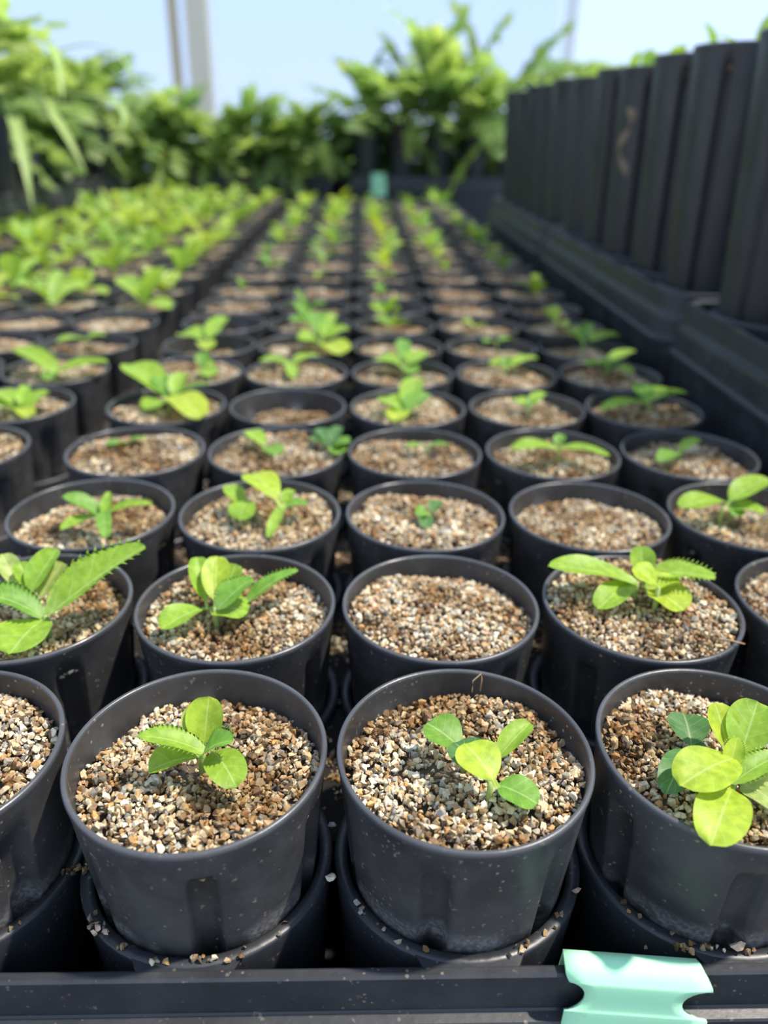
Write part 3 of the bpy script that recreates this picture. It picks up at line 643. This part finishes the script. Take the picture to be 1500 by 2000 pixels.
# right side: pots counted from the near end
RY = [2.6, 3.8, 5.0, 6.5, 7.7, 8.9, 10.1, 11.3, 12.8, 14.0, 15.2, 16.4, 17.6]
RLAB = ['tall black pot at the right edge, mostly cut off', 'tall black pot nearest in view at the top right corner', 'tall black pot at right edge, bright slanted rim edge',
        'tall black pot with dark groove, first of the middle right rack', 'tall black pot second in the middle right rack, green tips above',
        'tall black pot with a tan mud smear, middle right rack', 'tall black pot fourth in the middle right rack', 'tall black pot last in the middle right rack',
        'tall black pot first in the farthest right rack', 'tall black pot second in the farthest right rack', 'tall black pot third in the farthest right rack', 'tall black pot fourth in the farthest right rack', 'tall black pot last in right row beside the leafy herbs']
for i, (y, lab) in enumerate(zip(RY, RLAB)):
    if i < 1: continue
    r_ = tall_pot(RX + rng.uniform(-.02, .02), y, TZ + rng.uniform(-.03, .03) + (.03 if i == 3 else 0), lab, group='tall pots along the right side')
    sprigs(r_, TZ - TB - .1, 4, .42 if i in (3, 4) else .36, LIM)
    if i == 5:
        # mud smear: a thin crust stuck to the pot wall
        v = []; f = []
        for q in range(11):
            for w_ in range(5):
                a = math.radians(205 + 22 * (w_ / 4 - .5) * (.5 + .5 * math.sin(q * 1.7)) + 9 * math.sin(q * .8)); z = -.45 - q * .085
                rr = .575 + .047 * z + .012 * (1 if 0 < w_ < 4 and 0 < q < 10 else -.4); v.append((rr * math.cos(a), rr * math.sin(a), z + TZ - TB))
        for q in range(10):
            for w_ in range(4): f.append((q * 5 + w_, q * 5 + w_ + 1, (q + 1) * 5 + w_ + 1, (q + 1) * 5 + w_))
        M_MUD, _t, _n, _b = mat('dry_mud'); _b.inputs['Base Color'].default_value = (.20, .15, .10, 1); _b.inputs['Roughness'].default_value = .9
        o = link('mud_smear', mesh('mud', v, f, M_MUD, True), r_); o['label'] = 'tan dried mud smear'

# ------------------------------------------------------------------ leafy herbs in tall pots
def frond(seed, n=11, L=2.0, size=.40):
    R_ = random.Random(seed); V = []; Fc = []; UV = []
    pts = []
    for i in range(9):
        t = i / 8; pts.append(np.array([L * t, .06 * math.sin(t * 3 + seed) * L, L * (.55 * t - .55 * t * t)]))
    b = MB(); b.tube(pts, [.030 - .02 * i / 8 for i in range(9)], 4); V += b.v; Fc += b.f; UV += [(.2, .5)] * len(b.v)
    def leaflet(c, d, s, nrm):
        side = np.cross(nrm, d); side /= np.linalg.norm(side); k = len(V); N = 21
        V.append(c + d * s * .42 + nrm * .04 * s); UV.append((.5, 0))
        for i in range(N):
            t = i / (N - 1); a = math.radians(-165 + 330 * t); lob = .62 + .38 * abs(math.cos(a * 2.0)) - .12 * (i % 2)
            rr = s * .56 * lob * (1.12 - .12 * abs(a) / 3)
            V.append(c + d * (s * .42 + rr * math.cos(a)) + side * rr * math.sin(a) * 1.0 + nrm * (R_.uniform(-.07, .05) - .10 * abs(math.sin(a))) * s); UV.append((.5 + .4 * math.cos(a), math.sin(a)))
        for i in range(N - 1): Fc.append((k, k + 1 + i, k + 2 + i))
        Fc.append((k, k + N, k + 1))
    for q in range(n):
        t = .42 + .58 * (q // 2 + (n % 2 == 0) * .0) / ((n - 1) / 2); i = min(8, t * 8); p_ = pts[int(i)] if int(i) == 8 else pts[int(i)] * (1 - i % 1) + pts[int(i) + 1] * (i % 1)
        tg = pts[min(8, int(i) + 1)] - pts[max(0, int(i) - 1)]; tg /= np.linalg.norm(tg)
        if q == n - 1: d = tg
        else:
            sg = 1 if q % 2 else -1; d = tg * .55 + np.array([0, sg, 0]) * .85 + np.array([0, 0, R_.uniform(-.3, .15)])
        d = d / np.linalg.norm(d); nr = np.array([R_.uniform(-.4, .2), R_.uniform(-.3, .3), 1.0]); nr -= d * (nr @ d); nr /= np.linalg.norm(nr)
        leaflet(np.asarray(p_), d, size * (1.0 if q < n - 1 else 1.25) * R_.uniform(.8, 1.15), nr)
    return mesh('frond', V, Fc, M_HERB, True, UV)
FR = [frond(i, 13, 2.0, .36) for i in range(4)]
FRW = [frond(20 + i, 11, 2.2, .72) for i in range(2)]
HG1 = (.27, .40, .13); HG2 = (.36, .50, .16); HG3 = (.22, .35, .12); HG4 = (.46, .58, .18)
def herb(x, y, ztop, n, size, el, label, cols, az=(0, 6.28), wide=False, group='leafy herbs behind the beds', pot_=True):
    r_ = tall_pot(x, y, ztop, label, 'potted plant', 'potted_herb', group)
    for i in range(n):
        o = link('leaf', rng.choice(FRW if wide else FR), r_, Vector((rng.uniform(-.15, .15), rng.uniform(-.15, .15), ztop - TB - .12)) * U)
        a = rng.uniform(*az); e_ = rng.uniform(*el); o.rotation_euler = (rng.uniform(-.5, .5), -e_, a)
        s = size * rng.uniform(.65, 1.15); o.scale = (s, s, s); colour(o, rng.choice(cols), .18)
    return r_
# right-centre group: high foliage over tall pots
hb = [(1.75, 27.2, 2.2, 24, 1.15, (-.7, 1.35), 'dark lobed herb in tall black pot left of the centre gap'),
      (3.0, 27.2, 2.2, 26, 1.35, (-1.0, 1.4), 'tall lobed herb with a stalk above the far mint tag'),
      (4.25, 27.2, 2.25, 26, 1.4, (.3, 1.4), 'bushy lobed herb over the widest bare black pot front'),
      (5.5, 27.2, 2.3, 26, 1.75, (-.3, 1.4), 'tallest lobed herb with arching top beneath the sky gap'),
      (6.75, 27.2, 2.3, 26, 1.35, (-.9, 1.2), 'yellow-green herb spilling over the end of the right pot row')]
for i, (x, y, zt, n, s, el, lab) in enumerate(hb): herb(x, y, zt, n, s, el, lab, [(HG1, HG3), (HG1, HG2), (HG2, HG1), (HG1, HG2, HG2), (HG4, HG2)][i])
hb = [(-5.0, 27.2, 1.3, 'lobed herb at the left end of the low far row'), (-3.8, 27.2, 1.2, 'mid-green herb in front of the pale posts'), (-2.6, 27.2, 1.3, 'dark green herb right of the pale posts'),
      (-1.4, 27.2, 1.2, 'herb with drooping leaves at the middle of the far row'), (-.2, 27.2, 1.4, 'herb at the right end of the low far row')]
for i, (x, y, zt, lab) in enumerate(hb): herb(x, y, zt, 34, 1.0, (-.55, 1.0), lab, (HG1, HG3, HG2))
for i, (x, n, lab) in enumerate([(-4.4, 26, 'herb behind the low far row, left'), (-2.0, 26, 'herb behind the low far row, centre'), (.6, 26, 'herb behind the gap left of the bare dark pots'), (2.4, 30, 'herb standing behind the pots by the far tag'),
                                (3.7, 30, 'low herb behind the bare dark far pots'), (5.0, 30, 'herb hidden behind the tallest herb'), (6.2, 30, 'herb behind the yellow-green far right herb')]):
    herb(x, 29.0, .9 if i < 3 else 1.0, n, 1.15, (-.4, .9), lab, (HG1, HG3)).location.z -= .08 * U
herb(-6.5, 28.3, 1.6, 36, 1.1, (-.7, .9), 'herb in the corner between the left rack and the far row', (HG1, HG2, HG3)).location.z -= .08 * U
herb(-7.6, 28.6, 1.6, 30, 1.1, (-.7, .9), 'herb farthest left behind the left racks', (HG1, HG2, HG3)).location.z -= .08 * U
# pale fronds that hang in front of the bare far pots
for hx, n in ((3.05, 4), (5.55, 5), (6.6, 4), (.2, 4)):
    r_ = min([o for o in col.objects if o.name.startswith('potted_herb') and abs(o.location.y - 27.2 * U) < .01], key=lambda o: abs(o.location.x - hx * U))
    zt = max(c.location.z for c in r_.children)
    for i in range(n):
        o = link('leaf', rng.choice(FR), r_, Vector((hx - r_.location.x / U + rng.uniform(-.2, .2), -.45 + rng.uniform(-.1, .1), zt / U + rng.uniform(-.1, .6))) * U)
        o.rotation_euler = (rng.uniform(-.3, .3), rng.uniform(.65, 1.0), -1.57 + rng.uniform(-.2, .8)); s_ = rng.uniform(.5, .75); o.scale = (s_,) * 3; colour(o, HG4, .1)
# left side: foliage above the left racks
for x, y, zt, n, s, el, lab in [(LXR, 13.6, 2.55, 26, 1.35, (.2, 1.35), 'leafy herb at left edge, its foliage filling the upper left corner'),
                         (LXR, 14.8, 2.6, 26, 1.35, (.1, 1.35), 'leafy herb second from left edge on the left rack'),
                         (LXR, 16.0, 2.65, 24, 1.2, (.1, 1.3), 'leafy herb with leaves hanging before the left rack pots'),
                         (LXR, 22.4, 2.6, 22, .95, (-.3, .9), 'low leafy herb in the last dark pot of the left rack'),
                         (LXR, 24.8, 2.5, 26, .95, (-.5, .8), 'leafy herb at the far corner of the left rack')]:
    herb(x, y, zt, n, s, el, lab, (HG1, HG2, HG3), group='leafy herbs on the left racks')
for i, (y, lab) in enumerate([(14.8, 'leafy herb in the second left row, at the frame edge'), (17.2, 'leafy herb in the second left row, behind the strap-leaved pot'), (20.0, 'leafy herb in the second left row, behind the gap'), (22.4, 'leafy herb in the second left row, near the pale posts'), (24.8, 'leafy herb last in the second left row')]):
    herb(LXR - 1.5, y, 2.2, 26, 1.2, (-.5, 1.1 if i < 2 else .5), lab, (HG1, HG3, HG2), group='leafy herbs on the left racks')
# strap-leaved plant arching from the left
r_ = tall_pot(LXR, 17.2, 2.6, 'tall black pot with long arching strap leaves on the left rack', 'potted plant', 'potted_strap_plant')
base = np.array([LXR, 17.2, TB])
for (pts, wd_, c_) in [([(55, 175), (168, 340)], .26, HG2), ([(12, 190), (64, 412)], .30, HG1), ([(75, 80), (122, 200)], .22, HG2), ([(160, 90), (262, 168)], .16, HG1), ([(185, 190), (236, 252)], .26, HG2)]:
    P1 = at_d(*pts[1], 14.2) - base; M_ = at_d(*pts[0], 15.2) - base; b0 = np.array([rng.uniform(-.1, .1), rng.uniform(-.1, .1), 2.6 - TB - .1])
    o = link('leaf', leaf_mesh('strap_leaf', b0, P1, wd_, 'blade', 0, .25, nu=18, mt=M_BLADE, ctrl=2 * M_ - .5 * (b0 + P1)), r_); colour(o, c_)

# ------------------------------------------------------------------ mint tags hooked over the tray lips
def tag_mesh():
    # (y, z, left, right) down the strip: front flap, fold over the lip, short back flap
    s = []
    def row(y, z, l, r): s.append((y, z, l, r))
    row(-.165, -.72, .0, .51); row(-.155, -.45, .002, .508); row(-.130, -.19, .003, .507); row(-.127, -.172, .003, .506)
    for i in range(13):            # round notch bitten out of both sides
        a = math.pi * i / 12; z = -.105 + .062 * -math.cos(a); nt_ = .062 * math.sin(a) + .003
        row(-.126 + (.022 * (i / 12)), z, nt_ + .01 * i / 12 * 0, .506 - nt_ * 1.55 - .0)
    row(-.098, -.034, -.004, .500); row(-.088, -.020, -.010, .492); row(-.075, -.010, -.011, .485); row(-.060, -.004, -.012, .478); row(-.045, -.001, -.012, .474); row(-.030, .0, -.012, .470); row(-.005, -.012, -.008, .466); row(.012, -.045, 0, .462); row(.016, -.22, 0, .46)
    nx = 8; V = []; Fc = []; th = .012
    for lay in (0, 1):
        for i, (y, z, l, r) in enumerate(s):
            a, b = s[max(0, i - 1)], s[min(len(s) - 1, i + 1)]; ty, tz = b[0] - a[0], b[1] - a[1]; ln = math.hypot(ty, tz); ny_, nz_ = -tz / ln, ty / ln
            for k in range(nx + 1):
                V.append((l + (r - l) * k / nx, y - ny_ * th * lay * -1 * -1, z - nz_ * th * lay))
    q = nx + 1; n_ = len(s); o = n_ * q
    for i in range(n_ - 1):
        for k in range(nx):
            A = (i * q + k, i * q + k + 1, (i + 1) * q + k + 1, (i + 1) * q + k); Fc.append(A); Fc.append(tuple(v + o for v in reversed(A)))
        for k, rev in ((0, False), (nx, True)):
            A = (i * q + k, (i + 1) * q + k, (i + 1) * q + k + o, i * q + k + o); Fc.append(A[::-1] if rev else A)
    for i, rev in ((0, True), (n_ - 1, False)):
        for k in range(nx):
            A = (i * q + k, i * q + k + 1, i * q + k + 1 + o, i * q + k + o); Fc.append(A if rev else A[::-1])
    return mesh('plant_tag', V, Fc, M_TAG, True)
TAG = tag_mesh()
t1 = link('plant_tag', TAG, None, W(2.335, -.462, -.488)); t1.rotation_euler = (0, math.radians(3.2), math.radians(-3.0)); tag(t1, 'large mint green plastic tag hooked over the front tray lip', 'plant tag', 'mint plant tags')
_p = at_y(725, 338, 26.40); t2 = link('plant_tag', TAG, None, W(_p[0], 26.40, max(_p[2], ZP + .05))); t2.rotation_euler = (0, 0, 0); tag(t2, 'small blurred mint green tag at the far end, on the rack lip', 'plant tag', 'mint plant tags')

# ------------------------------------------------------------------ spilled grit, pebbles, straw
pos = []; 
for i in range(4):
    for j in range(4):
        for k in range(170):
            a, b_ = rng.gauss(0, .10), rng.gauss(0, .12)
            if abs(a) + abs(b_) < .34: pos.append((i + .5 + a, j + .5 + b_, PL - .045))
for i in range(5):
    for k in range(16):
        a = math.radians(rng.uniform(-150, -30)); rr = rng.uniform(.462, .488); pos.append((i + rr * math.cos(a), rr * math.sin(a), PL + .008))
for px, py, n, sp in ((390, 1872, 14, .05), (190, 1815, 7, .03), (1420, 1850, 40, .1), (1215, 1690, 26, .05), (150, 1700, 14, .04), (100, 1660, 0, .03)):
    c_ = at_z(px, py, PL)
    for k in range(n): pos.append((c_[0] + rng.gauss(0, sp), c_[1] + rng.gauss(0, .012), PL + .008))
pos = [p_ for p_ in pos if min(math.hypot(p_[0] - i, p_[1] - j) for i in range(5) for j in range(6)) > .455]
pal2 = np.concatenate([PAL, PAL * .5, PAL * .4])
sg = link('spilled_grit', stones('spilled_grit', np.array(pos), nrg.uniform(.008, .019, len(pos)), pal=pal2)); sg.location = W(0, 0, 0); sg['kind'] = 'stuff'
tag(sg, 'loose dark grit spilled between the front pots onto the tray', 'grit')
def pebble(px, py, z, s, c_, label):
    sv, sf = STONES[rng.randrange(10)]; p_ = at_z(px, py, z)
    me = mesh('pebble', sv * s, sf, M_GRIT, False, None, np.repeat(np.array([c_]), len(sv), 0)); o = link('pebble', me, None, W(*p_)); tag(o, label, 'pebble', 'pebbles spilled on the front tray')
pebble(646, 1712, PL + .02, .022, (.80, .72, .58), 'cream pebble on the tray between the two middle front pots')
pebble(650, 1612, PL + .01, .020, (.62, .66, .68), 'pale grey pebble in the gap between the two middle front pots')
pebble(1440, 1846, PL + .02, .030, (.80, .66, .54), 'pinkish pebble on the tray below the front right pot')
pebble(190, 1812, PL + .015, .018, (.78, .58, .48), 'pink pebble on the cell ring below the front left pot')
pebble(206, 1820, PL + .015, .015, (.74, .60, .50), 'small tan pebble beside the pink one, front left cell ring')
pebble(1125, 1738, PL + .015, .020, (.42, .30, .22), 'brown pebble on the cell ring left of the mint tag')
def strand(name, pts, rad, label, cat):
    b = MB(); pts = [np.array(p_) for p_ in pts]; o0 = pts[0]; b.tube([p_ - o0 for p_ in pts], rad, 5); o = link(name, b.mesh(name, M_STRAW, True), None, W(*o0)); tag(o, label, cat)
yb = math.sqrt(.44 ** 2 - .04 ** 2) - .012
strand('dry_straw', [at_y(922, 1352, yb - .02), at_y(924, 1330, yb), at_y(940, 1316, yb + .0), at_y(941, 1326, yb), at_y(938, 1350, yb - .02)], .0035, 'thin bent dry straw leaning on the back rim of a front pot', 'straw')
strand('twig', [at_z(1395, 1247, .02), at_z(1430, 1252, .02), at_z(1455, 1258, .02)], .004, 'thin dark twig lying over the rim of the brim-full pot', 'twig')
